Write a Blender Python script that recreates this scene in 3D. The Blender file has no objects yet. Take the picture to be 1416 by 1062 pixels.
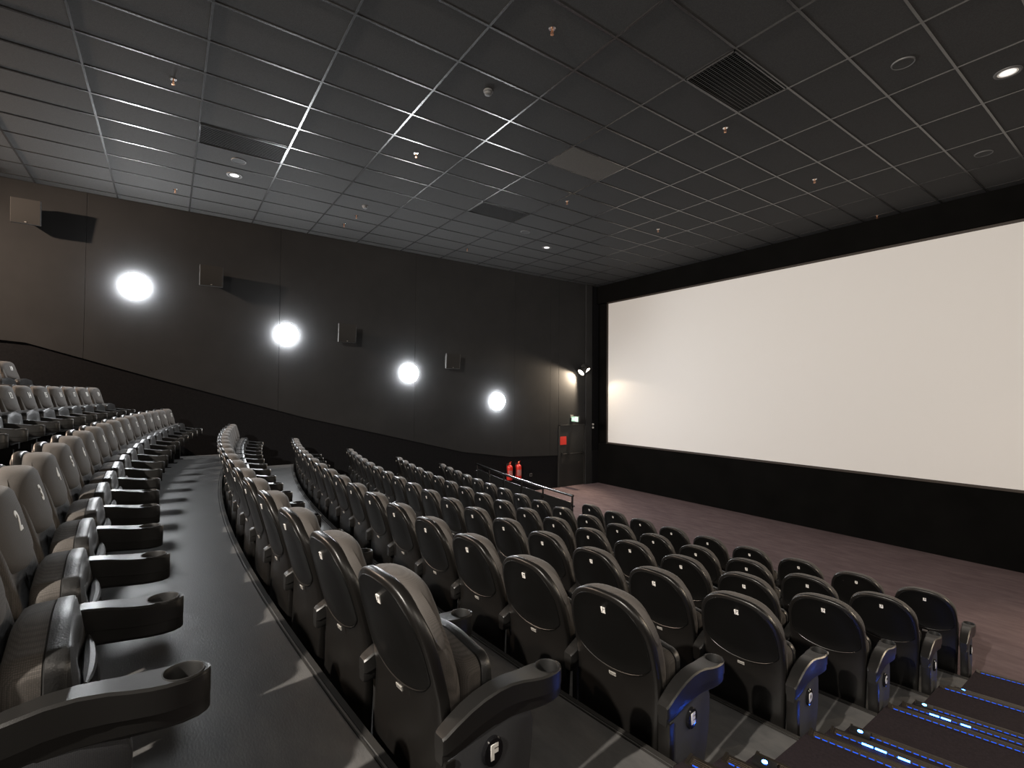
import bpy, bmesh, math, random
from mathutils import Vector, Matrix
random.seed(7)
S = bpy.context.scene
COL = S.collection
PI = math.pi

# ------------------------------------------------------------------ materials
def new_mat(name):
    m = bpy.data.materials.new(name); m.use_nodes = True
    nt = m.node_tree; b = nt.nodes['Principled BSDF']
    return m, nt, b
def plain(name, col, rough=.5, metal=0., spec=.5, bump=0., bscale=200.):
    m, nt, b = new_mat(name)
    b.inputs['Base Color'].default_value = (*col, 1); b.inputs['Roughness'].default_value = rough
    b.inputs['Metallic'].default_value = metal; b.inputs['Specular IOR Level'].default_value = spec
    if bump:
        tc = nt.nodes.new('ShaderNodeTexCoord'); n = nt.nodes.new('ShaderNodeTexNoise')
        n.inputs['Scale'].default_value = bscale; n.inputs['Detail'].default_value = 3
        bp = nt.nodes.new('ShaderNodeBump'); bp.inputs['Strength'].default_value = bump; bp.inputs['Distance'].default_value = .002
        nt.links.new(tc.outputs['Object'], n.inputs['Vector']); nt.links.new(n.outputs['Fac'], bp.inputs['Height'])
        nt.links.new(bp.outputs['Normal'], b.inputs['Normal'])
    return m
def mottled(name, c0, c1, scale, rough=.6, detail=4, stretch=(1, 1, 1), spec=.5, bump=.3, bscale=None, r1=None):
    """two-colour noise material with a matching bump"""
    m, nt, b = new_mat(name); L = nt.links.new
    tc = nt.nodes.new('ShaderNodeTexCoord'); mp = nt.nodes.new('ShaderNodeMapping'); mp.inputs['Scale'].default_value = stretch
    n = nt.nodes.new('ShaderNodeTexNoise'); n.inputs['Scale'].default_value = scale; n.inputs['Detail'].default_value = detail
    n.inputs['Roughness'].default_value = .65
    r = nt.nodes.new('ShaderNodeValToRGB'); r.color_ramp.elements[0].position = .3; r.color_ramp.elements[1].position = .7
    r.color_ramp.elements[0].color = (*c0, 1); r.color_ramp.elements[1].color = (*c1, 1)
    L(tc.outputs['Object'], mp.inputs['Vector']); L(mp.outputs['Vector'], n.inputs['Vector']); L(n.outputs['Fac'], r.inputs['Fac'])
    L(r.outputs['Color'], b.inputs['Base Color'])
    b.inputs['Roughness'].default_value = rough; b.inputs['Specular IOR Level'].default_value = spec
    if r1 is not None:
        mr = nt.nodes.new('ShaderNodeMapRange'); mr.inputs[3].default_value = rough; mr.inputs[4].default_value = r1
        L(n.outputs['Fac'], mr.inputs[0]); L(mr.outputs[0], b.inputs['Roughness'])
    if bump:
        n2 = nt.nodes.new('ShaderNodeTexNoise'); n2.inputs['Scale'].default_value = bscale or scale * 4; n2.inputs['Detail'].default_value = 3
        bp = nt.nodes.new('ShaderNodeBump'); bp.inputs['Strength'].default_value = bump; bp.inputs['Distance'].default_value = .003
        L(mp.outputs['Vector'], n2.inputs['Vector']); L(n2.outputs['Fac'], bp.inputs['Height']); L(bp.outputs['Normal'], b.inputs['Normal'])
    return m
def weave(name, c0, c1, scale):
    """fine woven dots for upholstery"""
    m, nt, b = new_mat(name); L = nt.links.new
    tc = nt.nodes.new('ShaderNodeTexCoord')
    v = nt.nodes.new('ShaderNodeTexVoronoi'); v.inputs['Scale'].default_value = scale; v.inputs['Randomness'].default_value = .15
    r = nt.nodes.new('ShaderNodeValToRGB'); r.color_ramp.elements[0].position = .25; r.color_ramp.elements[1].position = .6
    r.color_ramp.elements[0].color = (*c1, 1); r.color_ramp.elements[1].color = (*c0, 1)
    bp = nt.nodes.new('ShaderNodeBump'); bp.inputs['Strength'].default_value = .22; bp.inputs['Distance'].default_value = .001; bp.invert = True
    L(tc.outputs['Object'], v.inputs['Vector']); L(v.outputs['Distance'], r.inputs['Fac']); L(r.outputs['Color'], b.inputs['Base Color'])
    L(v.outputs['Distance'], bp.inputs['Height']); L(bp.outputs['Normal'], b.inputs['Normal'])
    b.inputs['Roughness'].default_value = .8; b.inputs['Specular IOR Level'].default_value = .3
    b.inputs['Sheen Weight'].default_value = .06; b.inputs['Sheen Roughness'].default_value = .4
    return m
def glow(name, col, strength, base=(.8, .8, .8)):
    m, nt, b = new_mat(name)
    b.inputs['Base Color'].default_value = (*base, 1)
    b.inputs['Emission Color'].default_value = (*col, 1); b.inputs['Emission Strength'].default_value = strength
    return m

M = {}
M['plastic'] = plain('black_plastic', (.014, .0135, .013), .34, bump=.12, bscale=500)
M['shellp'] = plain('back_shell_plastic', (.0075, .0068, .0062), .36, bump=.06, bscale=600)
M['panelp'] = plain('back_panel_plastic', (.0035, .0034, .0032), .42, spec=.35, bump=.05, bscale=500)
M['pan'] = plain('grained_pan_plastic', (.022, .022, .022), .36, bump=.35, bscale=220)
M['fabric'] = weave('charcoal_weave', (.062, .056, .051), (.112, .100, .091), 260)
M['fabric2'] = weave('charcoal_headrest_weave', (.064, .058, .053), (.098, .088, .081), 420)
M['carpetside'] = weave('end_panel_cloth', (.020, .021, .024), (.040, .041, .045), 330)
M['liner'] = plain('cup_liner_rubber', (.006, .006, .006), .6)
M['steel'] = plain('dark_steel', (.012, .012, .012), .5)
M['white'] = plain('white_print', (.82, .81, .78), .5)
M['ink'] = plain('black_ink', (.01, .01, .01), .5)
M['label'] = plain('grey_label', (.32, .31, .29), .45)
M['badge'] = plain('badge_gloss_black', (.008, .008, .009), .12)
M['vinyl'] = mottled('walkway_vinyl', (.070, .070, .070), (.122, .118, .114), 5, rough=.30, detail=6, stretch=(1, 2.4, 1), bump=.25, bscale=60, r1=.62)
M['carpet'] = mottled('aisle_carpet', (.017, .0125, .0150), (.027, .020, .023), 60, rough=.95, spec=.15, bump=.8, bscale=300)
M['stagecarpet'] = mottled('stage_carpet', (.105, .074, .078), (.165, .122, .126), 2.6, rough=.95, detail=8, stretch=(1, 3, 1), spec=.15, bump=.8, bscale=200)
M['wall'] = mottled('wall_fabric', (.0232, .0236, .0246), (.0290, .0293, .0302), 1.2, rough=.9, spec=.2, bump=.15, bscale=150)
M['dado'] = mottled('dado_carpet', (.0090, .0092, .0105), (.0135, .0136, .0150), 30, rough=.95, spec=.1, bump=.5, bscale=250)
M['masking'] = mottled('screen_masking_cloth', (.0036, .0035, .0033), (.0054, .0052, .0049), 2, rough=1., spec=.05, bump=.2, bscale=80)
M['tile'] = mottled('ceiling_tile', (.037, .0365, .036), (.058, .057, .056), 90, rough=.85, detail=6, spec=.25, bump=.7, bscale=160)
M['tile2'] = mottled('ceiling_tile_lit_tone', (.075, .068, .060), (.115, .104, .092), 90, rough=.8, detail=6, spec=.25, bump=.7, bscale=160)  # ceiling tile with the light it catches put into the colour
M['tbar'] = plain('ceiling_grid_black_enamel', (.03, .03, .03), .27, spec=.9)
M['black'] = plain('matt_black', (.002, .002, .002), 1., spec=0.)
M['slat2'] = plain('vent_blade_grey', (.11, .11, .11), .5, spec=.3)
M['slat'] = plain('grille_slat_enamel', (.10, .10, .10), .4)
M['chrome'] = plain('downlight_reflector', (.75, .75, .74), .18, metal=1.)
M['ring'] = plain('grille_ring_grey', (.10, .10, .10), .5)
M['mesh'] = plain('speaker_mesh_black', (.02, .02, .02), .7, bump=.5, bscale=600)
M['brass'] = plain('copper_sprinkler', (.72, .38, .22), .3, metal=1.)
M['screen'] = plain('projection_screen', (.84, .83, .81), .75, spec=.2)
M['frame'] = plain('screen_border', (.035, .026, .02), .6)
M['alu'] = plain('nosing_aluminium', (.10, .085, .07), .38, metal=.85)
M['rubber'] = plain('nosing_rubber', (.018, .016, .014), .8)
M['cab'] = plain('speaker_cabinet', (.030, .029, .028), .45)
M['cabgrille'] = plain('speaker_grille_cloth', (.022, .0215, .021), .8, bump=.4, bscale=500)
M['red'] = plain('red_enamel', (.62, .03, .02), .3)
M['redsign'] = plain('red_sign', (.75, .045, .03), .5)
M['rail'] = plain('rail_steel', (.22, .22, .22), .22, metal=1.)
M['railpanel'] = plain('black_guard_panel', (.008, .008, .008), .35)
M['door'] = plain('door_dark_grey', (.022, .022, .021), .6)
M['green'] = plain('sign_green', (.0, .3, .1), .4)
M['lampw'] = glow('lamp_white', (.94, .97, 1.0), 86)
M['lampwarm'] = glow('lamp_warm', (1.0, .90, .78), 26)
M['lampspot'] = glow('spot_lens_warm', (1.0, .88, .72), 9)
M['dim'] = glow('dim_lamp', (1., .98, .95), .4)
M['exitw'] = glow('exit_white', (.75, 1., .85), .6)
M['exitg'] = glow('exit_green', (.02, .45, .20), .4)
M['blue'] = glow('blue_led', (.03, .16, 1.), 16, (.02, .03, .08))
M['bluelens'] = glow('blue_step_lens', (.02, .12, 1.), 60, (.02, .03, .08))
M['bluestrip'] = glow('blue_led_strip', (.004, .11, 1.), .5, (.01, .02, .06))

# ------------------------------------------------------------------ mesh helpers
def loft(bm, rings, cap0=True, cap1=True, mat=0):
    vs = [[bm.verts.new(p) for p in r] for r in rings]
    n = len(vs[0])
    for a, b in zip(vs, vs[1:]):
        for i in range(n):
            j = (i + 1) % n
            f = bm.faces.new((a[i], a[j], b[j], b[i])); f.material_index = mat
    for ring, on in ((vs[0], cap0), (vs[-1], cap1)):
        if on:
            f = bm.faces.new(ring if ring is vs[0] else ring); f.material_index = mat
    return vs
def box(bm, x0, x1, y0, y1, z0, z1, mat=0, M4=None):
    co = [(x, y, z) for z in (z0, z1) for y in (y0, y1) for x in (x0, x1)]
    v = [bm.verts.new(M4 @ Vector(c) if M4 else c) for c in co]
    for q in ((0, 2, 3, 1), (4, 5, 7, 6), (0, 1, 5, 4), (2, 6, 7, 3), (1, 3, 7, 5), (0, 4, 6, 2)):
        f = bm.faces.new([v[i] for i in q]); f.material_index = mat
    return v
def tube(bm, pts, r, n=10, mat=0, closed=False):
    pts = [Vector(p) for p in pts]; rings = []
    for i, p in enumerate(pts):
        a = pts[i - 1] if i else (pts[-1] if closed else p); b = pts[(i + 1) % len(pts)] if (i < len(pts) - 1 or closed) else p
        t = (b - a).normalized(); up = Vector((0, 0, 1)) if abs(t.z) < .9 else Vector((0, 1, 0))
        u = t.cross(up).normalized(); w = u.cross(t).normalized(); rr = r[i] if isinstance(r, (list, tuple)) else r
        rings.append([p + (u * math.cos(2 * PI * k / n) + w * math.sin(2 * PI * k / n)) * rr for k in range(n)])
    if closed: rings.append(rings[0]); return loft(bm, rings, False, False, mat)
    return loft(bm, rings, True, True, mat)
def lathe(bm, prof, n=24, M4=None, mat=0, cap0=False, cap1=False):
    """profile (r, h) turned about local z"""
    M4 = M4 or Matrix()
    return loft(bm, [[M4 @ Vector((r * math.cos(2 * PI * k / n), r * math.sin(2 * PI * k / n), h)) for k in range(n)] for r, h in prof], cap0, cap1, mat)
def prism(bm, poly, z0, z1, mat=0):
    return loft(bm, [[(x, y, z0) for x, y in poly], [(x, y, z1) for x, y in poly]], True, True, mat)
def finish(bm, name, mats, smooth=True, angle=32, bevel=0.):
    bmesh.ops.remove_doubles(bm, verts=bm.verts, dist=1e-5)
    bmesh.ops.recalc_face_normals(bm, faces=bm.faces)
    if bevel:
        es = [e for e in bm.edges if e.is_manifold and e.calc_face_angle(0) > math.radians(40)]
        bmesh.ops.bevel(bm, geom=es, offset=bevel, segments=2, affect='EDGES', profile=.6, clamp_overlap=True)
    me = bpy.data.meshes.new(name); bm.to_mesh(me); bm.free()
    for m in (mats if isinstance(mats, (list, tuple)) else [mats]): me.materials.append(m)
    if smooth:
        me.polygons.foreach_set('use_smooth', [True] * len(me.polygons)); me.set_sharp_from_angle(angle=math.radians(angle))
    return me
def link(name, me, parent=None, loc=None):
    o = bpy.data.objects.new(name, me); COL.objects.link(o)
    if parent: o.parent = parent
    if loc is not None: o.location = loc
    return o
def tag(o, label, cat, group=None):
    o['label'] = label; o['category'] = cat
    if group: o['group'] = group
    return o
def thing(name, label, cat, loc=(0, 0, 0), rz=0., group=None):
    o = bpy.data.objects.new(name, None); COL.objects.link(o); o.empty_display_size = .1
    o.location = loc; o.rotation_euler = (0, 0, rz)
    return tag(o, label, cat, group)
def struct(name, me, parent=None):
    o = link(name, me, parent)
    o['kind'] = 'structure'
    return o
def text_mesh(body, size, depth, mat, bold=0.):
    c = bpy.data.curves.new('lettering', 'FONT'); c.body = body; c.size = size; c.extrude = depth
    c.align_x = 'CENTER'; c.align_y = 'CENTER'; c.offset = bold; c.resolution_u = 3
    o = bpy.data.objects.new('lettering', c); COL.objects.link(o)
    dg = bpy.context.evaluated_depsgraph_get(); dg.update()
    me = bpy.data.meshes.new_from_object(o.evaluated_get(dg))
    bpy.data.objects.remove(o); bpy.data.curves.remove(c)
    me.materials.clear(); me.materials.append(mat)
    return me
def copy_tree(o, parent=None):
    c = o.copy(); COL.objects.link(c); c.parent = parent
    for ch in o.children: copy_tree(ch, c)
    return c

# ------------------------------------------------------------------ plan of the house (metres, the camera at the origin)
CX, CY = -4.81, 34.33                       # centre of the curved rows
ROWS = {  # letter: radius of the backs, floor height, first seat angle, seats
    'A': (28.454, -2.830, .1141, 9), 'B': (29.573, -2.621, .1100, 17), 'C': (30.641, -2.391, .1060, 17),
    'D': (31.724, -2.139, .1017, 17), 'E': (32.804, -1.867, .0976, 17), 'F': (33.896, -1.549, .0953, 17),
    'G': (34.96, -1.250, .0893, 17), 'H': (35.88, -.885, None, 19), 'I': (36.90, -.500, None, 19)}
PITCH = .56
ZC = 3.489; FLOOR = -2.83; XL, XR, YF, YB = -11.3, 1.75, 11.42, -7.0
AISLE = -1.29
ORD = ['first', 'second', 'third', 'fourth', 'fifth', 'sixth', 'seventh', 'eighth', 'ninth', 'tenth', 'eleventh', 'twelfth', 'thirteenth',
       'fourteenth', 'fifteenth', 'sixteenth', 'seventeenth', 'eighteenth', 'nineteenth']

# ------------------------------------------------------------------ cinema seat meshes (origin on the floor below the back, +y to the screen)
def outline(a, z1, zc, zb, ab, n=2.5, na=26, ns=7, cr=.05):
    p = []
    for i in range(na + 1):
        t = PI * i / na; c, s = math.cos(t), math.sin(t)
        p.append((a * math.copysign(abs(c) ** (2 / n), c), zc + (z1 - zc) * abs(s) ** (2 / n)))
    side = []
    for i in range(1, ns + 1):
        f = i / ns; side.append((-(a + (ab - a) * f ** 1.3), zc + (zb + cr - zc) * f))
    corner = [(-(ab - cr * (1 - math.cos(t))), zb + cr - cr * math.sin(t)) for t in (PI / 6, PI / 3, PI / 2)]
    p += side + corner
    p += [(-x, z) for x, z in reversed(side + corner)]
    return p
KR = .27
def yb(x, z):
    y = .10 * (.87 - z) if z > .87 else KR * (.87 - z) if z > .53 else KR * .34 - .03 * (.53 - z)
    return y + .42 * x * x
def layer(out, s, dy, cz, extra=None, sz=None):
    r = []
    for x, z in out:
        X = x * s; Z = cz + (z - cz) * (sz if sz is not None else s)
        r.append((X, yb(X, Z) + dy + (extra(X, Z) if extra else 0), Z))
    return r
def make_seat_meshes():
    K = {}
    out = outline(.243, .945, .66, .05, .228, 2.7)
    bm = bmesh.new()
    loft(bm, [layer(out, s, d, .52) for s, d in ((.25, .004), (.55, .003), (.80, .0), (.90, .0), (.974, .0), (.990, .0025), (1., .008), (1., .030), (.992, .036), (.9, .038), (.4, .038))])
    K['back_shell'] = finish(bm, 'back_shell', M['shellp'], angle=40)
    # inset panel with the smile-shaped ridge under it
    po = []
    for i in range(29):
        t = PI * i / 28; c, s = math.cos(t), math.sin(t)
        po.append((.222 * math.copysign(abs(c) ** .74, c), .655 + .268 * abs(s) ** .74))
    for i in range(1, 24):
        t = PI + PI * i / 24; po.append((.222 * math.cos(t), .655 + .092 * math.sin(t)))
    bm = bmesh.new()
    loft(bm, [layer(po, s, d, .74) for s, d in ((1., .006), (1., -.001), (.992, -.0035), (.97, -.0035), (.955, -.002), (.6, -.002), (.2, -.002))])
    K['back_panel'] = finish(bm, 'back_panel', M['panelp'], angle=50)
    bm = bmesh.new()
    rid = [(x * 1.0, yb(x, z) - .0015, z) for x, z in [(.214 * math.cos(PI + PI * i / 24), .655 + .098 * math.sin(PI + PI * i / 24)) for i in range(1, 24)]]
    tube(bm, rid, [.001 + .0030 * math.sin(PI * i / 22) for i in range(23)], 6)
    K['ridge'] = finish(bm, 'panel_ridge', M['shellp'])
    def plate(w, h, z, mat, marks=(), px=0.):
        bm = bmesh.new(); y = yb(0, z)
        T = Matrix.Translation((px, y - .0008, z)) @ Matrix.Rotation(math.atan(KR if z < .86 else .18), 4, 'X')
        box(bm, -w / 2, w / 2, -.003, .006, -h / 2, h / 2, 0, T)
        for x0, x1, z0, z1 in marks: box(bm, x0, x1, -.0036, 0, z0, z1, 1, T)
        return finish(bm, 'plate', [mat, M['ink']], smooth=False)
    K['seat_tag'] = plate(.024, .029, .858, M['white'], ((-.001, .002, -.003, .0145), (.004, .009, .006, .010), (-.009, -.004, -.010, -.006)), .012)
    K['care_label'] = plate(.040, .016, .528, M['label'], ((-.015, .015, -.001, .001),))
    # upholstery
    fo = outline(.235, .928, .66, .38, .215, 2.7)
    side = lambda x, z: .022 * (abs(x) / .23) ** 3 - .42 * x * x - .16 * max(0, .60 - z)
    bm = bmesh.new()
    loft(bm, [layer(fo, s, d, .62, side if d > .08 else None) for s, d in ((.9, .034), (.985, .034), (1.004, .042), (1.01, .070), (.99, .090), (.94, .099), (.85, .104), (.6, .104), (.3, .104))])
    K['backrest'] = finish(bm, 'backrest', M['fabric'], angle=60)
    for sg, nm in ((1, 'bolster_r'), (-1, 'bolster_l')):
        bm = bmesh.new(); rings = []
        for i in range(15):
            z = .40 + .33 * i / 14; f = math.sin(PI * min(1, max(0, (i + .3) / 14.6))) ** .35
            cx = sg * (.198 - .012 * (z - .4) / .33); cy = yb(cx, z) + .076 - .42 * cx * cx - .16 * max(0, .60 - z)
            rings.append([(cx + .032 * f * math.cos(2 * PI * k / 12), cy + .042 * f * math.sin(2 * PI * k / 12), z) for k in range(12)])
        loft(bm, rings); K[nm] = finish(bm, 'side_bolster', M['fabric'], angle=60)
    ho = []
    for i in range(29):
        t = PI * i / 28; c, s = math.cos(t), math.sin(t)
        ho.append((.233 * math.copysign(abs(c) ** .74, c), .745 + .190 * abs(s) ** .74))
    for i in range(1, 22):
        t = PI + PI * i / 22; ho.append((.233 * math.cos(t), .745 + .085 * math.sin(t)))
    bm = bmesh.new()
    hx = lambda x, z: -1.0 * x * x
    loft(bm, [layer(ho, s, d, .80, hx if d > .08 else None) for s, d in ((.95, .034), (1.0, .042), (1.008, .070), (1., .098), (.975, .116), (.92, .131), (.82, .142), (.6, .149), (.3, .151))])
    K['headrest'] = finish(bm, 'headrest', M['fabric2'], angle=60)
    # tipped-up seat cushion: fabric pad, plastic pan
    def cut(a, z0, z1, n=10):
        p = []
        for (cxx, czz, t0) in ((a - .05, z1 - .05, 0), (-(a - .05), z1 - .05, PI / 2), (-(a - .04), z0 + .04, PI), (a - .04, z0 + .04, 1.5 * PI)):
            r = .05 if czz > .5 else .04
            for i in range(n):
                t = t0 + PI / 2 * i / (n - 1); p.append((cxx + r * math.cos(t), czz + r * math.sin(t) - (.5 * cxx * cxx if czz > .5 else 0)))
            if t0 == 0:
                for xx in (.1, .05, 0, -.05, -.1): p.append((xx, z1 + .012 - 1.0 * xx * xx - .006))
        return p
    co = cut(.222, .37, .668)
    def lay(o, s, y, lean=.0, cz=.5): return [(x * s, y + lean * (.66 - z), cz + (z - cz) * s) for x, z in o]
    bm = bmesh.new()
    loft(bm, [lay(co, s, y) for s, y in ((.3, .206), (.7, .202), (.88, .204), (.96, .212), (.995, .230), (1., .255), (1., .275), (.97, .278), (.5, .278))])
    K['seat_cushion'] = finish(bm, 'seat_cushion', M['fabric'], angle=60)
    bm = bmesh.new()
    loft(bm, [lay(co, s, y) for s, y in ((.5, .276), (.99, .276), (1.015, .280), (1.02, .293), (1.015, .312), (1.0, .318), (.98, .318))] +
             [lay(co, s, y, l) for s, y, l in ((.97, .320, .08), (.80, .327, .12), (.5, .331, .12), (.2, .331, .12))])
    for k in range(3):
        z = .43 + .05 * k
        tube(bm, [(x, .333 + .12 * (.66 - z) + .006 - .25 * x * x, z + .4 * x * x) for x in (-.15, -.1, -.05, 0, .05, .1, .15)], [.004, .012, .015, .016, .015, .012, .004], 8)
    K['seat_pan'] = finish(bm, 'seat_pan', M['pan'], angle=40)
    # arm with cup holder
    st = [(.075, .520, .438, .024), (.085, .527, .434, .029), (.12, .546, .438, .031), (.17, .568, .450, .033), (.22, .583, .462, .034), (.28, .592, .472, .035),
          (.33, .592, .474, .036), (.38, .585, .471, .039), (.42, .577, .468, .045), (.455, .572, .465, .050), (.485, .569, .462, .0515), (.52, .567, .460, .049), (.55, .566, .460, .040),
          (.568, .565, .462, .026), (.576, .563, .466, .012)]
    bm = bmesh.new(); rings = []
    for y, zt, zb, w in st:
        zm = zb + .42 * (zt - zb)
        prof = [(-w + .006, zt), (w - .006, zt), (w, zt - .006), (w, zm), (w - .004, zm - .002), (w * .86, zb + .01), (w * .7, zb), (-w * .7, zb), (-w * .86, zb + .01), (-w + .004, zm - .002), (-w, zm), (-w, zt - .006)]
        rings.append([(x, y, z) for x, z in prof])
    rings = [[(x, y + .014 * (y - .075) / .5, z - .006) for x, y, z in r] for r in rings]
    loft(bm, rings); arm = link('arm_tmp', finish(bm, 'armrest', M['plastic'], angle=28))
    bm = bmesh.new(); lathe(bm, [(.0415, -.085), (.0415, .05)], 32, Matrix.Translation((0, .533, .562)), 0, True, True)
    cutter = link('cut_tmp', finish(bm, 'cut', M['liner'], smooth=False))
    md = arm.modifiers.new('b', 'BOOLEAN'); md.operation = 'DIFFERENCE'; md.object = cutter; md.solver = 'EXACT'
    dg = bpy.context.evaluated_depsgraph_get(); dg.update()
    me = bpy.data.meshes.new_from_object(arm.evaluated_get(dg)); me.name = 'armrest'
    bpy.data.objects.remove(arm); bpy.data.objects.remove(cutter)
    K['armrest'] = me
    bm = bmesh.new(); T = Matrix.Translation((0, .533, .562))
    lathe(bm, [(.0, -.080), (.040, -.080), (.0405, -.002), (.0425, .002), (.0455, .0015), (.0465, -.003)], 36, T)
    K['cup_liner'] = finish(bm, 'cup_liner', M['liner'], angle=40)
    bm = bmesh.new()
    box(bm, -.016, .016, .13, .25, .012, .47); box(bm, -.034, .034, .09, .30, 0, .014); box(bm, -.022, .022, .24, .29, .30, .40)
    K['leg'] = finish(bm, 'leg', M['steel'], smooth=False, bevel=.003)
    # end panel under the outermost arm
    bm = bmesh.new()
    prof = [(.095, 0), (.09, .25), (.088, .446), (.12, .452), (.17, .464), (.22, .476), (.28, .486), (.33, .488), (.39, .484), (.425, .472), (.437, .43), (.435, .36), (.425, .28), (.405, .2), (.375, .12), (.34, .05), (.30, 0)]
    loft(bm, [[(x, y, z) for y, z in prof] for x in (-.020, .030)])
    K['end_panel'] = finish(bm, 'end_panel', M['carpetside'], angle=50, bevel=.006)
    bm = bmesh.new(); box(bm, -.024, .034, .078, .115, 0, .445)
    K['rear_strip'] = finish(bm, 'rear_strip', M['shellp'], bevel=.005)
    return K
SM = make_seat_meshes()
TAGBAR = {}
for L in 'ABCDEF':
    bm = bmesh.new()
    T = Matrix.Translation((.030, .255, .405)) @ Matrix.Rotation(PI / 2, 4, 'Y')
    lathe(bm, [(.040, 0), (.041, .008), (.037, .013), (.030, .0135), (.0, .0135)], 28, T @ Matrix.Scale(1.15, 4, (1, 0, 0)), 0)
    me0 = finish(bm, 'row_badge', [M['badge'], M['white']], angle=40)
    tm = text_mesh(L, .062, .001, M['white'], .0035)
    bm = bmesh.new(); bm.from_mesh(tm)
    bm.transform(Matrix.Translation((.030 + .0147, .255, .405)) @ Matrix(((0, 0, 1, 0), (1, 0, 0, 0), (0, 1, 0, 0), (0, 0, 0, 1))))
    for f in bm.faces: f.material_index = 1
    bm.from_mesh(me0); me = bpy.data.meshes.new('row_badge'); bm.to_mesh(me); bm.free()
    me.materials.append(M['badge']); me.materials.append(M['white'])
    TAGBAR[L] = me
NUM = {}
def num_mesh(n):
    if n not in NUM:
        me = text_mesh(str(n), .088, .0012, M['white'], .0022)
        # lay the digits on the curved front of the headrest, readable from the screen side
        x0 = .045
        for v in me.vertices:
            X = x0 - v.co.x * .85; Z = .825 + v.co.y; Y = yb(X, Z) - 1.0 * X * X + .1505 + v.co.z + .001
            r = math.hypot(X / .233, (Z - .80) / .14); Y -= .010 * max(0, r - .3)
            v.co = (X, Y, Z)
        me.flip_normals()
        NUM[n] = me
    return NUM[n]

def make_seat(numbered, name='cinema_chair'):
    t = thing(name, '', 'cinema seat')
    link('back_shell', SM['back_shell'], t)
    bp = link('back_panel', SM['back_panel'], t); link('panel_ridge', SM['ridge'], bp)
    a = link('seat_tag', SM['seat_tag'], bp); a['label'] = 'small white number tag'
    a = link('care_label', SM['care_label'], t); a['label'] = 'small grey label'
    link('backrest', SM['backrest'], t); link('side_bolster', SM['bolster_l'], t); link('side_bolster', SM['bolster_r'], t)
    link('headrest', SM['headrest'], t)
    link('seat_cushion', SM['seat_cushion'], t)
    a = link('seat_pan', SM['seat_pan'], t); a['label'] = 'grained black plastic seat pan'
    ar = link('armrest', SM['armrest'], t, (PITCH / 2, 0, 0)); ar['label'] = 'black plastic armrest with cup holder'
    link('cup_liner', SM['cup_liner'], ar)
    link('leg', SM['leg'], t, (PITCH / 2, 0, 0))
    return t
proto = make_seat(False)
used = [False]
CX_G = CX + .25
def put_seat(row, i, label, group, ang, cx=CX):
    R, zf = ROWS[row][:2]
    if used[0]: o = copy_tree(proto)
    else: o = proto
    used[0] = True
    o.location = (cx + R * math.sin(ang), CY - R * math.cos(ang), zf); o.rotation_euler = (0, 0, ang)
    o['label'] = label; o['group'] = group
    return o
DONE = []
def row(letter, count, a0, labeler, group, first_no=None, show=None, numbers=False, pitch=PITCH):
    R = ROWS[letter][0]
    for i in (range(count) if show is None else show):
        ang = a0 - i * pitch / R; off = (CX_G if letter == 'G' else CX)
        o = put_seat(letter, i, labeler(i), group, ang, off)
        DONE.append((o, letter, i, i == 0, i == count - 1, (i + first_no) if numbers else None))
for L in 'FEDCBA':
    R, zf, a, n = ROWS[L]
    def lab(i, L=L, n=n):
        if i == 0: return f'black cinema seat beside the aisle with end panel bearing row letter {L}'
        if i == n - 1 and L != 'A': return f'black cinema seat at the wall end of the row lettered {L}, farthest from the aisle'
        return f'black cinema seat, {ORD[i]} from the aisle in the row lettered {L}, its back to us'
    row(L, n, a - .03 / R, lab, f'seats of row {L}')
LEAN_G = math.asin((-1.69 - CX_G) / 34.97)
row('G', 17, LEAN_G, lambda i: f'charcoal tip-up cinema seat numbered {i + 1} on its headrest, in the row beside the walkway', 'seats of the numbered row along the walkway', 1, None, True)
RH = ROWS['H'][0]; aH = math.asin((-10.52 - CX) / RH) + 18 * .575 / RH
row('H', 19, aH, lambda i: f'charcoal tip-up cinema seat numbered {i + 1}, in the raised row second from the top', 'seats of the raised row at the left edge', 1, range(9, 19), True, .575)
RI = ROWS['I'][0]; aI = math.asin((-10.55 - CX) / RI) + 18 * .575 / RI
row('I', 19, aI, lambda i: f'charcoal tip-up cinema seat numbered {i + 1}, in the topmost row at the left edge', 'seats of the topmost row', 1, range(17, 19), True, .575)
for o, L, i, first, last, no in DONE:
    if first:
        leg = [c for c in o.children if c.name.startswith('leg')][0]; bpy.data.objects.remove(leg)
        e = link('end_panel', SM['end_panel'], o, (PITCH / 2, 0, 0)); link('rear_strip', SM['rear_strip'], e)
        if L in TAGBAR:
            b = link('row_badge', TAGBAR[L], e); b['label'] = f'glossy black oval badge with white letter {L}'
    if last:
        ar = link('armrest', SM['armrest'], o, (-PITCH / 2, 0, 0)); link('cup_liner', SM['cup_liner'], ar)
        ar['label'] = 'black plastic armrest with cup holder'
        link('leg', SM['leg'], o, (-PITCH / 2, 0, 0))
    if no is not None:
        h = [c for c in o.children if c.name.startswith('headrest')][0]
        t = link('seat_number', num_mesh(no), h); t['label'] = f'white seat number {no}'

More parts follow.
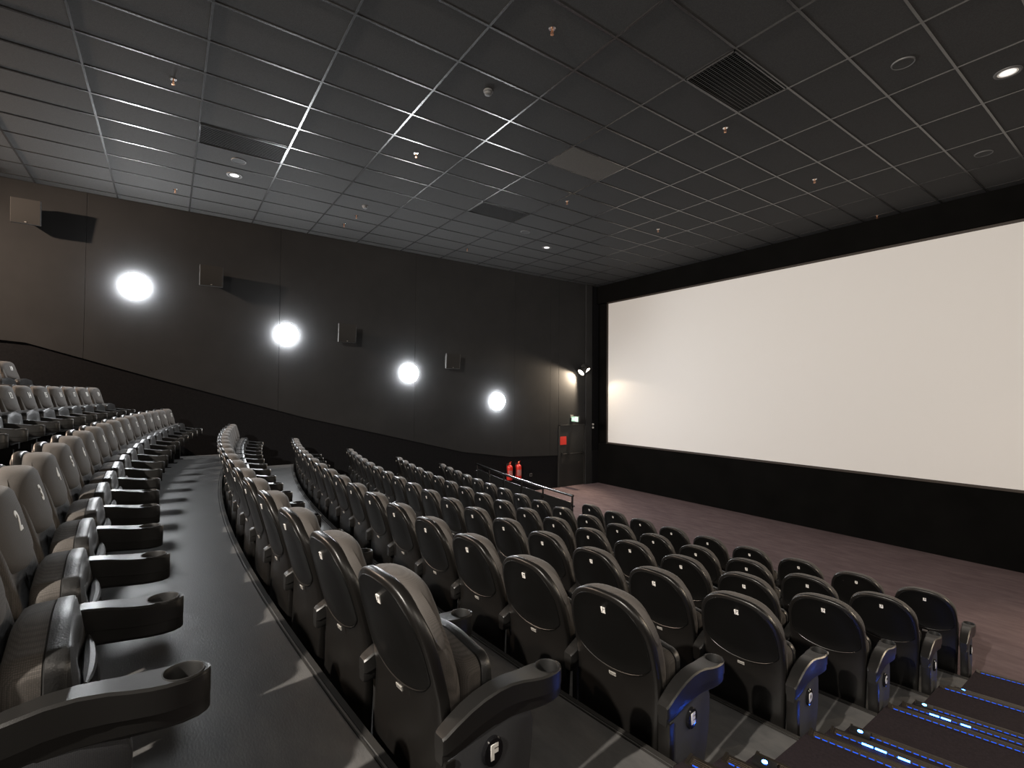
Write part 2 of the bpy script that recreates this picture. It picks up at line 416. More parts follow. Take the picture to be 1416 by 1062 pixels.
# ------------------------------------------------------------------ floors
def arc(R, x0, x1, n=40):
    return [(x0 + (x1 - x0) * i / n, CY - math.sqrt(R * R - (x0 + (x1 - x0) * i / n - CX) ** 2)) for i in range(n + 1)]
bm = bmesh.new(); box(bm, XL - .1, XR + .1, 0, YF + .1, FLOOR - .3, FLOOR)
struct('floor', finish(bm, 'floor', M['stagecarpet'], smooth=False))
order = 'ABCDEFGHI'
EDGE = {}
for k, L in enumerate(order):
    if L == 'A': continue
    EDGE[L] = ROWS[order[k - 1]][0] - .050
for k, L in enumerate(order):
    if L == 'A': continue
    Rf = EDGE[L]; Rb = EDGE[order[k + 1]] if k + 1 < len(order) else 40.9
    xr = AISLE if L in 'BCDEF' else (AISLE if L == 'G' else XR - .02)
    f = arc(Rf, XL, xr); b = arc(Rb, XL, xr)
    bm = bmesh.new(); prism(bm, f + b[::-1], FLOOR - .25, ROWS[L][1])
    o = struct('floor_tier', finish(bm, 'floor_tier', M['vinyl'], smooth=False))
    # dark metal edge strip along the tier edge
    bm = bmesh.new(); fr = arc(Rf - .006, XL, xr); bk = arc(Rf + .018, XL, xr)
    prism(bm, fr + bk[::-1], ROWS[L][1] - .03, ROWS[L][1] + .004)
    fr = arc(Rf + .030, XL, xr); bk = arc(Rf + .036, XL, xr); prism(bm, fr + bk[::-1], ROWS[L][1] - .01, ROWS[L][1] + .0065)
    struct('trim_%d' % (10 + k), finish(bm, 'edge_strip', M['rubber'], smooth=False))
# ------------------------------------------------------------------ aisle steps on the right
SK = .25
steps = []   # (y at the left end, z of the tread in front of that edge, tread above)
starts = {'F': 1.86, 'E': 2.97, 'D': 4.14, 'C': 5.29, 'B': 6.40}
nextz = {'F': -1.867, 'E': -2.139, 'D': -2.391, 'C': -2.621, 'B': FLOOR}
top = -1.549; edges = []
edges.append((.66, -1.240, 'G', 0)); edges.append((.93, -1.343, 'G', 1)); edges.append((1.2, -1.446, 'G', 2))
for L in 'FEDCB':
    z0 = ROWS[L][1]; z1 = nextz[L]; d = (z0 - z1) / 3; tr = (.27 if L in 'FED' else .2 if L == 'C' else .13)
    for k in range(3): edges.append((starts[L] + tr * k * 1.0, z0 - d * k, L, k))
bm = bmesh.new()
W = XR - AISLE - .02
yprev = None
for i, (y0, z, L, k) in enumerate(edges):
    ya = edges[i - 1][0] if i else -.55
    poly = [(AISLE, ya), (AISLE + W, ya + SK * W), (AISLE + W, y0 + SK * W), (AISLE, y0)]
    if not i: poly = [(AISLE, -.60), (AISLE + W, -.30), (AISLE + W, y0 + SK * W), (AISLE, y0)]
    prism(bm, poly, FLOOR - .2, z)
struct('stair_flight', finish(bm, 'stair_flight', M['carpet'], smooth=False))
nos_txt = ['top', 'middle', 'lowest']
rz = math.atan(SK); Ln = W / math.cos(rz) - .01
def nosing_parts():
    bm = bmesh.new()
    pr = [(.008, -.045), (.012, -.01), (.008, .004), (-.055, .004), (-.055, .0), (.0, .0), (.0, -.045)]
    loft(bm, [[(x, y, z) for y, z in pr] for x in (.0, Ln)])
    for j in range(4): box(bm, .01, Ln - .01, -.044 + j * .011, -.039 + j * .011, .004, .0065)
    box(bm, -.012, .0, -.055, .012, -.045, .008)
    p = finish(bm, 'nosing_profile', M['alu'], smooth=False)
    bm = bmesh.new(); n = 90
    for j in range(n):
        a = .02 + (Ln - .04) * j / n; box(bm, a, a + (Ln - .04) / n * .7, -.0540, -.0512, .003, .0078)
    s = finish(bm, 'led_strip', M['bluestrip'], smooth=False)
    return p, s
NP, NS = nosing_parts()
bm = bmesh.new(); box(bm, .0, .05, -.055, -.045, .004, .009)
BR = finish(bm, 'bright_led', M['blue'], smooth=False)
bm = bmesh.new(); lathe(bm, [(.0, .012), (.012, .012), (.014, .008)], 16, Matrix.Translation((.05, -.02, .012)))
LENS = finish(bm, 'lens', M['bluelens'])
bm = bmesh.new(); box(bm, .0, .10, -.05, .012, .004, .022)
HOUS = finish(bm, 'housing', M['plastic'], bevel=.004)
for (y0, z, L, k) in edges:
    if L == 'G': continue
    t = thing('step_nosing', f'brown metal stair nosing with blue lights, {nos_txt[k]} of three just below the row {L} floor', 'stair nosing', (AISLE + .012, y0, z), rz, 'illuminated stair nosings')
    link('nosing_profile', NP, t); a = link('led_strip', NS, t); a['label'] = 'strip of tiny blue lights'
    if k == 1:
        for dx in (.14, .20, .30): a = link('bright_led', BR, t, (dx, 0, 0)); a['label'] = 'brighter blue light'
    if k == 2:
        m = thing('step_light', f'small black step marker with glowing blue lens on the stairs below row {L}', 'step light', (AISLE + .02, y0 - .055, z + .0065), rz, 'blue step markers')
        link('housing', HOUS, m); a = link('lens', LENS, m); a['label'] = 'glowing blue lens'

# ------------------------------------------------------------------ walls
bm = bmesh.new(); box(bm, XL - .30, XL - .04, YB, YF + .3, FLOOR - .3, ZC + .2)
wl = struct('wall_left', finish(bm, 'wall_left', M['dado'], smooth=False))
dado = [(YB, .82), (-2.26, .815), (-1.97, .79), (-.26, .25), (2.42, -.55), (6.39, -1.55), (7.91, -1.78), (9.70, -1.86)]
def wall_panel(y0, y1, name, n):
    pts = [(y0, None)] + [p for p in dado if y0 < p[0] < y1] + [(y1, None)]
    def zat(y):
        for (a, za), (b, zb) in zip(dado, dado[1:]):
            if a <= y <= b: return za + (zb - za) * (y - a) / (b - a)
        return dado[-1][1]
    poly = [(y, zat(y)) for y, _ in pts] + [(y1, ZC), (y0, ZC)]
    bm = bmesh.new(); loft(bm, [[(XL - .04, y, z) for y, z in poly], [(XL, y, z) for y, z in poly]])
    return struct(f'trim_{n}', finish(bm, name, M['wall'], smooth=False, bevel=.003))
seams = [YB, -4.4, -1.236, 1.9, 5.0, 8.05, 9.37, 9.70]
for k, (a, b) in enumerate(zip(seams, seams[1:])): wall_panel(a + .002, b - .002, 'wall_panel', 20 + k)
# above and beside the exit door
bm = bmesh.new(); box(bm, XL - .04, XL, 9.704, 10.80, -.93, ZC); struct('trim_30', finish(bm, 'wall_panel', M['wall'], smooth=False, bevel=.003))
bm = bmesh.new(); box(bm, XL - .04, XL + .05, 10.80, 11.06, FLOOR, ZC); struct('trim_31', finish(bm, 'wall_pier', M['wall'], smooth=False, bevel=.004))
bm = bmesh.new(); box(bm, XL - .04, XL + .06, 11.06, 11.40, FLOOR, -1.78); struct('trim_32', finish(bm, 'corner_dado', M['dado'], smooth=False))
bm = bmesh.new(); box(bm, XL - .30, XR + .3, YF, YF + .25, FLOOR - .3, ZC + .2); struct('wall_front', finish(bm, 'wall_front', M['masking'], smooth=False))
bm = bmesh.new(); box(bm, XR, XR + .25, YB, YF + .3, FLOOR - .3, ZC + .2); struct('wall_right', finish(bm, 'wall_right', M['wall'], smooth=False))
bm = bmesh.new(); box(bm, XL - .30, XR + .3, YB - .25, YB, FLOOR - .3, ZC + .2); struct('wall_back', finish(bm, 'wall_back', M['wall'], smooth=False))
# exit door
bm = bmesh.new(); box(bm, XL - .04, XL - .012, 9.77, 10.76, FLOOR + .005, -.97)
d = struct('door_1', finish(bm, 'door_1', M['door'], smooth=False, bevel=.004))
bm = bmesh.new(); box(bm, XL - .04, XL + .012, 9.71, 9.765, FLOOR, -.935); box(bm, XL - .04, XL + .012, 10.765, 10.80, FLOOR, -.935); box(bm, XL - .04, XL + .012, 9.71, 10.80, -.967, -.932)
link('door_frame', finish(bm, 'door_frame', M['door'], smooth=False, bevel=.003), d)
bm = bmesh.new(); tube(bm, [(XL + .02, 9.85, -1.83), (XL + .02, 10.68, -1.83)], .014, 8); box(bm, XL - .012, XL + .03, 9.83, 9.87, -1.88, -1.78); box(bm, XL - .012, XL + .03, 10.66, 10.70, -1.88, -1.78)
link('push_bar', finish(bm, 'push_bar', M['steel']), d)

# ------------------------------------------------------------------ screen
t = thing('cinema_screen', 'large blank white cinema screen filling the front wall', 'screen', (-5.6, 11.36, -1.495))
bm = bmesh.new(); box(bm, -5.22, 5.22, -.02, .02, 0, 4.37)
link('screen_surface', finish(bm, 'screen_surface', M['screen'], smooth=False), t)
bm = bmesh.new()
for a in ((-5.28, 5.28, -.035, .05, -.05, -.001), (-5.28, 5.28, -.035, .05, 4.371, 4.42), (-5.28, -5.221, -.035, .05, -.05, 4.42), (5.221, 5.28, -.035, .05, -.05, 4.42)): box(bm, *a)
link('screen_frame', finish(bm, 'screen_frame', M['frame'], smooth=False, bevel=.006), t)
# black valance above and skirt below
bm = bmesh.new(); box(bm, XL + .06, XR, 11.34, YF, FLOOR, -1.55); struct('trim_40', finish(bm, 'skirt', M['masking'], smooth=False))
bm = bmesh.new(); box(bm, XL, XR, 11.30, YF, 2.93, ZC); struct('trim_41', finish(bm, 'valance', M['masking'], smooth=False))

# ------------------------------------------------------------------ ceiling
OX, OY, TX, TY = -3.866, 2.427, .6, 1.082
bm = bmesh.new(); box(bm, XL - .3, XR + .3, YB - .2, YF + .3, ZC + .004, ZC + .2)
ce = struct('ceiling', finish(bm, 'ceiling', M['tile'], smooth=False))
bm = bmesh.new()
i0, i1 = math.ceil((XL - OX) / TX), math.floor((XR - OX) / TX); j0, j1 = math.ceil((YB - OY) / TY), math.floor((YF - .1 - OY) / TY)
for i in range(i0, i1 + 1): box(bm, OX + i * TX - .012, OX + i * TX + .012, YB, YF, ZC - .003, ZC + .006)
for j in range(j0, j1 + 1): box(bm, XL, XR, OY + j * TY - .012, OY + j * TY + .012, ZC - .0015, ZC + .006)
tb = struct('ceiling_grid', finish(bm, 'ceiling_grid', M['tbar'], smooth=False), ce)
def tile_at(i, j): return OX + i * TX, OY + j * TY
# paler tile, its colour standing in for light caught at a tilt
x, y = tile_at(-3, 2)
bm = bmesh.new(); box(bm, x + .013, x + TX - .013, y + .013, y + TY - .013, ZC - .004, ZC + .004)
o = struct('ceiling_tile', finish(bm, 'ceiling_tile', M['tile2'], smooth=False), ce)
def grille(i, j, label, cross):
    x, y = tile_at(i, j)
    t = thing('air_vent', label, 'air vent', (x + TX / 2, y + TY / 2, ZC), 0, 'ceiling air vents')
    w, h = TX / 2 - .013, TY / 2 - .013
    bm = bmesh.new(); box(bm, -w, w, -h, h, -.001, .003); link('backing', finish(bm, 'backing', M['black'], smooth=False), t)
    bm = bmesh.new()
    if cross:
        for k in range(34):
            yy = -h + (k + .5) * 2 * h / 34; box(bm, -w, w, yy - .0013, yy + .0013, -.0035, -.0008)
    else:
        for k in range(18):
            xx = -w + (k + .5) * 2 * w / 18; T = Matrix.Translation((xx, 0, -.010)) @ Matrix.Rotation(math.radians(0), 4, 'Y')
            box(bm, -.0026, .0026, -h, h, .0062, .0082, 0, T)
    if cross:
        for k in range(14):
            xx = -w + (k + .5) * 2 * w / 14; box(bm, xx - .0015, xx + .0015, -h, h, -.0035, -.0008)
    link('slats', finish(bm, 'slats', M['slat' if cross else 'slat2'], smooth=False), t)
    bm = bmesh.new(); e = .012
    for a in ((-w, w, -h, -h + e), (-w, w, h - e, h), (-w, -w + e, -h, h), (w - e, w, -h, h)): box(bm, *a, -.014, .0)
    link('vent_frame', finish(bm, 'vent_frame', M['tbar'], smooth=False), t)
grille(1, 2, 'large dark egg-crate air vent in the ceiling near the screen', True)
grille(-7, -2, 'dark slatted ceiling air vent near the left wall above the speakers', False)
grille(-7, 2, 'dark slatted ceiling air vent in the middle, nearest the far wall lamps', False)
for (x, y), lb in zip(((-8.99, .79), (-8.91, 7.23), (-1.2, 7.37)), ('recessed round downlight beside the left wall air vent', 'small recessed round downlight above the far end of the left wall', 'large recessed round downlight at the right, near the screen')):
    x = OX + (math.floor((x - OX) / TX) + .5) * TX; y = OY + (math.floor((y - OY) / TY) + .5) * TY
    t = thing('recessed_downlight', lb, 'ceiling light', (x, y, ZC), 0, 'recessed downlights')
    bm = bmesh.new(); lathe(bm, [(.082, -.002), (.100, -.010), (.112, -.006), (.114, .004)], 36); link('bezel', finish(bm, 'bezel', M['ring'], angle=40), t)
    bm = bmesh.new(); lathe(bm, [(.083, -.004), (.076, -.0035), (.068, -.002), (.066, .003)], 36); link('reflector', finish(bm, 'reflector', M['chrome'], angle=40), t)
    bm = bmesh.new(); lathe(bm, [(.0, -.010), (.03, -.009), (.055, -.006), (.068, -.0025), (.068, .003)], 20); link('lamp', finish(bm, 'lamp', M['dim'], angle=40), t)
for (x, y), lb in zip(((-8.37, .8), (-8.31, 6.16), (-1.77, 6.26), (-1.80, 9.51)), ('round ceiling speaker grille next to the downlight by the left wall', 'round ceiling speaker grille near the middle air vent', 'round ceiling speaker grille between the egg-crate vent and right downlight', 'round ceiling speaker grille closest to the screen')):
    x = OX + (math.floor((x - OX) / TX) + .5) * TX; y = OY + (math.floor((y - OY) / TY) + .5) * TY
    t = thing('ceiling_speaker', lb, 'ceiling speaker', (x, y, ZC), 0, 'round ceiling speakers')
    bm = bmesh.new(); lathe(bm, [(.088, -.002), (.092, -.009), (.100, -.008), (.104, .003)], 36); link('bezel', finish(bm, 'bezel', M['ring'], angle=40), t)
    bm = bmesh.new(); lathe(bm, [(.0, -.007), (.05, -.0065), (.090, -.003)], 36); link('grille', finish(bm, 'grille', M['mesh'], angle=40), t)
spr = [(-6.6, -.02, 'near the left vent'), (-3.54, 2.93, 'in the middle of the foreground'), (-6.56, 2.88, 'in the middle, left of the pale tile'), (-3.55, 5.87, 'just beyond the egg-crate vent'), (-3.56, 8.43, 'second nearest to the screen'),
       (-6.58, 5.82, 'near the pale tile'), (-10.21, .03, 'above the first white wall lamp'), (-6.57, 8.36, 'beyond the pale tile towards the screen'), (-9.57, 2.96, 'beside the far smoke detector'), (-3.58, 11.1, 'closest to the top of the screen'), (-10.22, 2.91, 'along the left wall, above the second lamp'), (-10.18, 5.82, 'along the left wall, above the third lamp')]
bm = bmesh.new(); lathe(bm, [(.0, -.004), (.03, -.004), (.034, .0), (.034, .03)], 20); SPR_R = finish(bm, 'escutcheon', M['chrome'], angle=40)
bm = bmesh.new()
lathe(bm, [(.008, .0), (.008, -.03), (.005, -.032)], 10, None, 0, False, True)
tube(bm, [(-.007, 0, -.02), (-.015, 0, -.035), (-.004, 0, -.055)], .0028, 6); tube(bm, [(.007, 0, -.02), (.015, 0, -.035), (.004, 0, -.055)], .0028, 6)
lathe(bm, [(.0, -.054), (.017, -.055), (.017, -.058), (.0, -.059)], 12)
SPR_H = finish(bm, 'sprinkler_head', M['brass'], angle=40)
for x, y, w in spr:
    t = thing('ceiling_sprinkler', f'small copper fire sprinkler on the dark ceiling, {w}', 'sprinkler', (x, y, ZC), .4, 'ceiling sprinklers')
    link('escutcheon', SPR_R, t); link('sprinkler_head', SPR_H, t)
for (x, y), lb in zip(((-4.71, 2.95), (-8.99, 2.94)), ('round grey smoke detector on the ceiling left of the pale tile', 'round grey smoke detector on the ceiling towards the left wall')):
    t = thing('smoke_detector', lb, 'smoke detector', (x, y, ZC), 0, 'smoke detectors')
    bm = bmesh.new(); lathe(bm, [(.055, .004), (.055, -.012), (.050, -.016)], 24, None, 0, False, True); link('base', finish(bm, 'base', M['ring'], angle=40), t)
    bm = bmesh.new(); lathe(bm, [(.040, -.016), (.040, -.040), (.030, -.048), (.0, -.050)], 24); link('sensor_head', finish(bm, 'sensor_head', M['ring'], angle=40), t)

# ------------------------------------------------------------------ wall lamps
def wall_lamp(x, y, z, face, mat, label, group):
    t = thing('wall_lamp', label, 'wall lamp', (x, y, z), 0, group)
    T = Matrix.Rotation(face * PI / 2, 4, 'Y')
    bm = bmesh.new(); lathe(bm, [(.0, .0), (.20, .0), (.212, .004), (.212, .02), (.20, .03), (.0, .03)], 40, T); link('base', finish(bm, 'base', M['cab'], angle=40), t)
    bm = bmesh.new(); lathe(bm, [(.226, .012), (.230, .03), (.226, .06), (.212, .088), (.18, .108), (.13, .121), (.06, .128), (.0, .130)], 40, T)
    d = link('diffuser', finish(bm, 'diffuser', mat, angle=60), t); d['label'] = 'bright glowing round diffuser'
for (y, z), lb in zip(((-.54, 1.92), (2.04, 1.225), (4.84, .49), (7.45, -.21)), ('first, highest', 'second', 'third', 'fourth, lowest, nearest the exit')):
    wall_lamp(XL, y, z, 1, M['lampw'], f'glowing white round lamp on left wall, {lb} of four', 'round lamps on the left wall')
for (y, z), lb in zip(((-.54, 1.92), (2.04, 1.225), (4.84, .49), (7.45, -.21)), ('first, highest', 'second', 'third', 'fourth, lowest')):
    wall_lamp(XR, y, z, -1, M['lampwarm'], f'glowing warm round lamp on the right wall, {lb} of the descending four', 'round lamps on the right wall')
def spot_fixture(loc, sx, label):
    t = thing('spotlight', label, 'spotlight', loc, 0, 'warm corner spotlights')
    bm = bmesh.new(); lathe(bm, [(.0, .0), (.06, .0), (.06, .02), (.02, .03), (.02, .10)], 20, Matrix.Rotation(sx * PI / 2, 4, 'Y'), 0, False, True); link('bracket', finish(bm, 'bracket', M['cab'], angle=40), t)
    for k, (dv, off) in enumerate((((sx * .62, .20, -.75), (sx * .16, .10, .03)), ((-sx * .05, -.75, -.62), (sx * .17, -.14, -.05)))):
        q = Vector(dv).normalized().to_track_quat('Z', 'Y').to_matrix().to_4x4(); T = Matrix.Translation(off) @ q @ Matrix.Scale(1.35, 4)
        bm = bmesh.new(); lathe(bm, [(.0, -.16), (.05, -.155), (.062, -.13), (.085, .0), (.090, .02), (.082, .02), (.074, -.02)], 28, T); h = link('lamp_head', finish(bm, 'lamp_head', M['cab'], angle=40), t)
        bm = bmesh.new(); lathe(bm, [(.076, .004), (.05, .016), (.0, .022)], 28, T); l = link('lens', finish(bm, 'lens', M['lampspot'], angle=60), h); l['label'] = 'glowing warm lens'
        ld = bpy.data.lights.new('spot_beam', 'SPOT'); ld.energy = (26, 260)[k]; ld.color = (1., .80, .58); ld.spot_size = math.radians((84, 118)[k]); ld.spot_blend = .5; ld.shadow_soft_size = .05
        lo = bpy.data.objects.new('spot_beam', ld); COL.objects.link(lo); lo.parent = t
        lo.matrix_local = Matrix.Translation(Vector(off) + Vector(dv).normalized() * .06) @ (-Vector(dv)).normalized().to_track_quat('Z', 'Y').to_matrix().to_4x4()
SPOT_E = 160
spot_fixture((XL + .0, 10.62, .74), 1, 'glaring warm double spotlight on the left wall next to the screen')
spot_fixture((XR, 10.62, .74), -1, 'warm double spotlight on the right wall next to the screen')
def ceiling_spot(x, y, aim, e, col, label):
    t = thing('ceiling_spotlight', label, 'spotlight', (x, y, ZC), 0, 'warm rear spotlights')
    bm = bmesh.new(); lathe(bm, [(.05, .004), (.05, -.02), (.015, -.03), (.015, -.16)], 20, None, 0, False, True); link('bracket', finish(bm, 'bracket', M['cab'], angle=40), t)
    dv = (Vector(aim) - Vector((x, y, ZC - .2))).normalized(); T = Matrix.Translation((0, 0, -.2)) @ dv.to_track_quat('Z', 'Y').to_matrix().to_4x4()
    bm = bmesh.new(); lathe(bm, [(.0, -.12), (.05, -.115), (.06, -.09), (.07, .06), (.062, .06), (.06, .03)], 24, T); h = link('lamp_head', finish(bm, 'lamp_head', M['cab'], angle=40), t)
    bm = bmesh.new(); lathe(bm, [(.061, .04), (.0, .05)], 24, T); link('lens', finish(bm, 'lens', M['lampspot'], angle=60), h)
    ld = bpy.data.lights.new('spot_beam', 'SPOT'); ld.energy = e; ld.color = col; ld.spot_size = math.radians(126 if x < -5 else 100); ld.spot_blend = .7; ld.shadow_soft_size = .06
    lo = bpy.data.objects.new('spot_beam', ld); COL.objects.link(lo); lo.parent = t
    lo.matrix_local = Matrix.Translation(Vector((0, 0, -.2)) + dv * .08) @ (-dv).to_track_quat('Z', 'Y').to_matrix().to_4x4()
ceiling_spot(-9.3, -5.1, (-8.4, 2.5, -1.0), 900, (1., .76, .58), 'warm spotlight under the ceiling at the rear left, outside the view')
ceiling_spot(-.4, -4.6, (-4.6, 6, -1.9), 1620, (1., .92, .82), 'warm spotlight under the ceiling at the rear right, outside the view')

# ------------------------------------------------------------------ surround speakers on the left wall
for (y0, y1, z0, z1), lb in zip(((-2.13, -1.77, 2.70, 3.10), (.44, .83, 2.03, 2.42), (3.04, 3.43, 1.12, 1.53), (5.70, 6.10, .63, 1.01)), ('first and highest, beside the ceiling edge', 'second, between the first two lamps', 'third, between the second and third lamps', 'fourth and lowest')):
    t = thing('surround_speaker', f'square dark surround speaker on the left wall, {lb}', 'speaker', (XL, (y0 + y1) / 2, z0), 0, 'surround speakers')
    w = (y1 - y0) / 2; h = z1 - z0
    bm = bmesh.new()
    T = Matrix.Rotation(math.radians(-6), 4, 'Z')
    r0 = [(.03, -w * .42, h * .30), (.03, w * .42, h * .30), (.03, w * .42, h * .80), (.03, -w * .42, h * .80)]
    r1 = [(.24, -w, -.0), (.24, w, -.0), (.30, w, h), (.30, -w, h)]
    r1 = [(.30, -w, 0), (.30, w, 0), (.33, w, h), (.33, -w, h)]
    loft(bm, [r0, [(x - .03, y, z) for x, y, z in r1], r1]); link('cabinet', finish(bm, 'cabinet', M['cab'], smooth=False, bevel=.008), t)
    bm = bmesh.new(); e = .012
    loft(bm, [[(x + dx, y * f, h / 2 + (z - h / 2) * f) for x, y, z in r1] for dx, f in ((-.002, .99), (.016, .99), (.020, .96))])
    g = link('grille', finish(bm, 'grille', M['cabgrille'], angle=30), t)
    bm = bmesh.new(); box(bm, .328 - .01, .328 + .0, -.012, .012, .022, .032); l = link('maker_plate', finish(bm, 'maker_plate', M['label'], smooth=False), g)
    l.location.x = .004 - .002
    bm = bmesh.new(); box(bm, -.03, .04, -.06, .06, h * .35, h * .75); link('wall_bracket', finish(bm, 'wall_bracket', M['steel'], smooth=False), t)

# ------------------------------------------------------------------ exit sign, notices, extinguishers, switches
t = thing('exit_sign', 'small lit green and white exit sign projecting above the exit door', 'exit sign', (XL, 10.24, -.76))
bm = bmesh.new(); box(bm, .0, .34, -.03, .03, -.085, .085); link('housing', finish(bm, 'housing', M['cab'], smooth=False, bevel=.006), t)
bm = bmesh.new(); box(bm, .03, .33, -.034, -.030, -.075, .075); f = link('sign_face', finish(bm, 'sign_face', M['exitg'], smooth=False), t); f['label'] = 'lit green face'
bm = bmesh.new()
box(bm, .20, .30, -.037, -.034, -.06, .06)                                   # doorway
def flat(pts): loft(bm, [[(x, y, z) for x, z in pts] for y in (-.037, -.034)])
flat([(.06, -.012), (.12, -.012), (.12, -.04), (.165, 0), (.12, .04), (.12, .012), (.06, .012)])      # arrow
link('pictogram', finish(bm, 'pictogram', M['exitw'], smooth=False), f)
bm = bmesh.new(); box(bm, .0, .02, -.05, .05, .03, .12); link('wall_plate', finish(bm, 'wall_plate', M['label'], smooth=False), t)
bm = bmesh.new(); box(bm, XL - .012, XL - .006, 9.78, 10.03, -1.545, -1.295)
tag(link('door_notice', finish(bm, 'door_notice', M['redsign'], smooth=False)), 'small square red notice on the dark exit door', 'notice')
def extinguisher(y, label):
    t = thing('fire_extinguisher', label, 'fire extinguisher', (XL + .06, y, -2.415), 0, 'fire extinguishers')
    bm = bmesh.new(); lathe(bm, [(.0, .0), (.075, .0), (.083, .012), (.085, .03), (.085, .34), (.078, .375), (.05, .405), (.028, .415), (.026, .43)], 28, None, 0, False, True)
    b = link('cylinder', finish(bm, 'cylinder', M['red'], angle=40), t)
    bm = bmesh.new(); lathe(bm, [(.0862, .10), (.0862, .27)], 14, Matrix.Rotation(-.2, 4, 'Z')); l = link('instruction_label', finish(bm, 'instruction_label', M['label']), b)
    # keep only the front half of the label band
    me = l.data; bm = bmesh.new(); bm.from_mesh(me); bmesh.ops.delete(bm, geom=[f for f in bm.faces if f.calc_center_median().x < .03], context='FACES'); bm.to_mesh(me); bm.free()
    bm = bmesh.new(); lathe(bm, [(.02, .425), (.024, .44), (.024, .47), (.014, .48)], 14, None, 0, False, True); link('valve', finish(bm, 'valve', M['brass'], angle=40), t)
    bm = bmesh.new(); tube(bm, [(0, -.015, .475), (.06, -.02, .50), (.11, -.02, .52)], .008, 8); tube(bm, [(0, -.015, .455), (.06, -.02, .462), (.10, -.02, .455)], .007, 8); link('handle', finish(bm, 'handle', M['red']), t)
    bm = bmesh.new(); tube(bm, [(0, -.02, .455), (.0, -.09, .46), (.01, -.115, .38), (.01, -.10, .25), (.02, -.095, .12)], .010, 8); link('hose', finish(bm, 'hose', M['plastic']), t)
    bm = bmesh.new(); box(bm, -.10, -.05, -.03, .03, .30, .42); link('wall_bracket', finish(bm, 'wall_bracket', M['steel'], smooth=False), t)
extinguisher(7.862, 'red fire extinguisher on the dark dado, the one farther from the exit')
extinguisher(8.165, 'red fire extinguisher on the dark dado, the one nearer the exit')
for z, lb in ((-.955, 'upper'), (-1.06, 'lower')):
    bm = bmesh.new(); lathe(bm, [(.0, .05), (.022, .045), (.034, .02), (.034, .0)], 18, Matrix.Translation((XL + .0, 11.14, z)) @ Matrix.Rotation(PI / 2, 4, 'Y'))
    lathe(bm, [(.0, -.04), (.012, -.04), (.012, .02)], 10, Matrix.Translation((XL + .0, 11.14, z)) @ Matrix.Rotation(PI / 2, 4, 'Y'))
    tag(link('wall_button', finish(bm, 'wall_button', M['white'], angle=40)), f'small white round button on the wall left of the screen, {lb} of two', 'wall button')
t = thing('wall_socket', 'small grey socket plate low on the dado right of the extinguishers', 'socket', (XL - .04, 8.684, -2.36))
bm = bmesh.new(); box(bm, 0, .012, -.045, .045, -.045, .045); link('face_plate', finish(bm, 'face_plate', M['ring'], smooth=False, bevel=.003), t)
bm = bmesh.new(); lathe(bm, [(.0, .0125), (.022, .0125), (.024, .014), (.026, .0125)], 16, Matrix.Rotation(PI / 2, 4, 'Y')); link('socket_well', finish(bm, 'socket_well', M['black']), t)

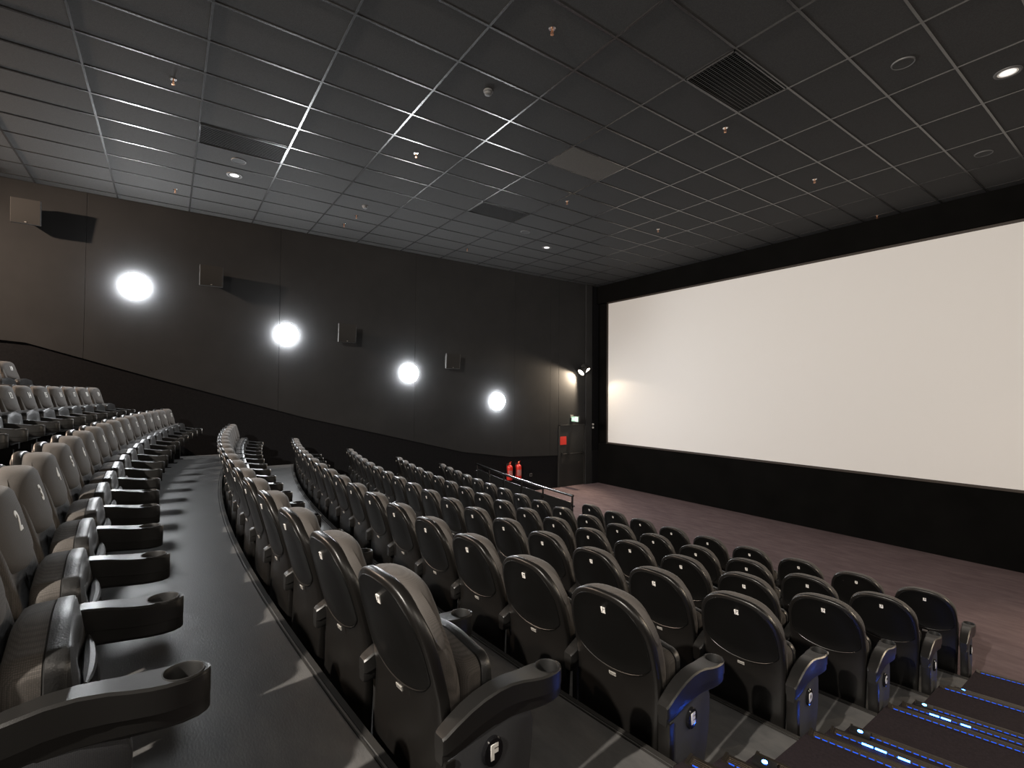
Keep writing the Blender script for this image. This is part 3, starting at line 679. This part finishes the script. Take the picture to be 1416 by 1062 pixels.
# ------------------------------------------------------------------ guard rail in front of row B
RR = 28.43; zt = -1.82; zf = ROWS['B'][1]
def on_arc(x, R=RR): return (x, CY - math.sqrt(R * R - (x - CX) ** 2))
t = thing('guard_rail', 'steel guard rail with black panels along the edge left of the front row', 'railing', (*on_arc(-6.52), zf))
o0 = Vector(t.location)
def loc(x, z, R=RR): return Vector((*on_arc(x, R), z)) - o0
xs = [-6.52 - (10.9 - 6.52) * k / 24 for k in range(25)]
bm = bmesh.new(); tube(bm, [loc(x, zt) for x in xs], .024, 12); link('handrail', finish(bm, 'handrail', M['rail'], angle=60), t)
posts = [-6.54, -7.47, -8.30, -9.13, -9.96, -10.8]
for k, x in enumerate(posts):
    bm = bmesh.new(); p = loc(x, zf)
    tube(bm, [p + Vector((0, 0, 0)), p + Vector((0, 0, zt - zf - .02))], .019, 10)
    lathe(bm, [(.05, .0), (.05, .008), (.02, .012)], 16, Matrix.Translation(p))
    po = link('post', finish(bm, 'post', M['rail'], angle=40), t)
    bm = bmesh.new()
    for zz in (zf + .20, zf + .62):
        for sx in (-.035, .035): lathe(bm, [(.0, -.02), (.014, -.018), (.014, .018), (.0, .02)], 10, Matrix.Translation(loc(x + sx, zz)) @ Matrix.Rotation(PI / 2, 4, 'X'))
    link('panel_clamp', finish(bm, 'panel_clamp', M['rail'], angle=40), po)
for a, b in zip(posts, posts[1:]):
    bm = bmesh.new(); pa, pb = loc(a - .04, 0), loc(b + .04, 0); d = (pb - pa).normalized(); nn = Vector((-d.y, d.x, 0)) * .006
    poly = [pa + nn, pb + nn, pb - nn, pa - nn]
    loft(bm, [[(p.x, p.y, zf + .12 - o0.z) for p in poly], [(p.x, p.y, zf + .68 - o0.z) for p in poly]])
    link('infill_panel', finish(bm, 'infill_panel', M['railpanel'], smooth=False, bevel=.002), t)

# ------------------------------------------------------------------ camera, world, view
cam = bpy.data.cameras.new('camera'); cam.sensor_width = 36; cam.sensor_fit = 'HORIZONTAL'; cam.lens = 673.49 / 1416 * 36
cam.clip_start = .02; cam.clip_end = 100
co = bpy.data.objects.new('camera', cam); COL.objects.link(co)
yaw, pit, rol = .956959, .020219, .008006
fw = Vector((-math.sin(yaw), math.cos(yaw), 0)); rt = Vector((math.cos(yaw), math.sin(yaw), 0)); zz = Vector((0, 0, 1))
Fv = fw * math.cos(pit) + zz * math.sin(pit); U0 = -fw * math.sin(pit) + zz * math.cos(pit)
Xv = rt * math.cos(rol) + U0 * math.sin(rol); Uv = -rt * math.sin(rol) + U0 * math.cos(rol)
mw = Matrix((( Xv.x, Uv.x, -Fv.x, 0), (Xv.y, Uv.y, -Fv.y, 0), (Xv.z, Uv.z, -Fv.z, 0), (0, 0, 0, 1)))
co.matrix_world = mw
S.camera = co
w = bpy.data.worlds.new('world'); S.world = w; w.use_nodes = True
w.node_tree.nodes['Background'].inputs[0].default_value = (0, 0, 0, 1); w.node_tree.nodes['Background'].inputs[1].default_value = 0
S.view_settings.view_transform = 'Standard'; S.view_settings.look = 'None'; S.view_settings.gamma = 1; S.view_settings.use_curve_mapping = False
S.view_settings.exposure = 1.
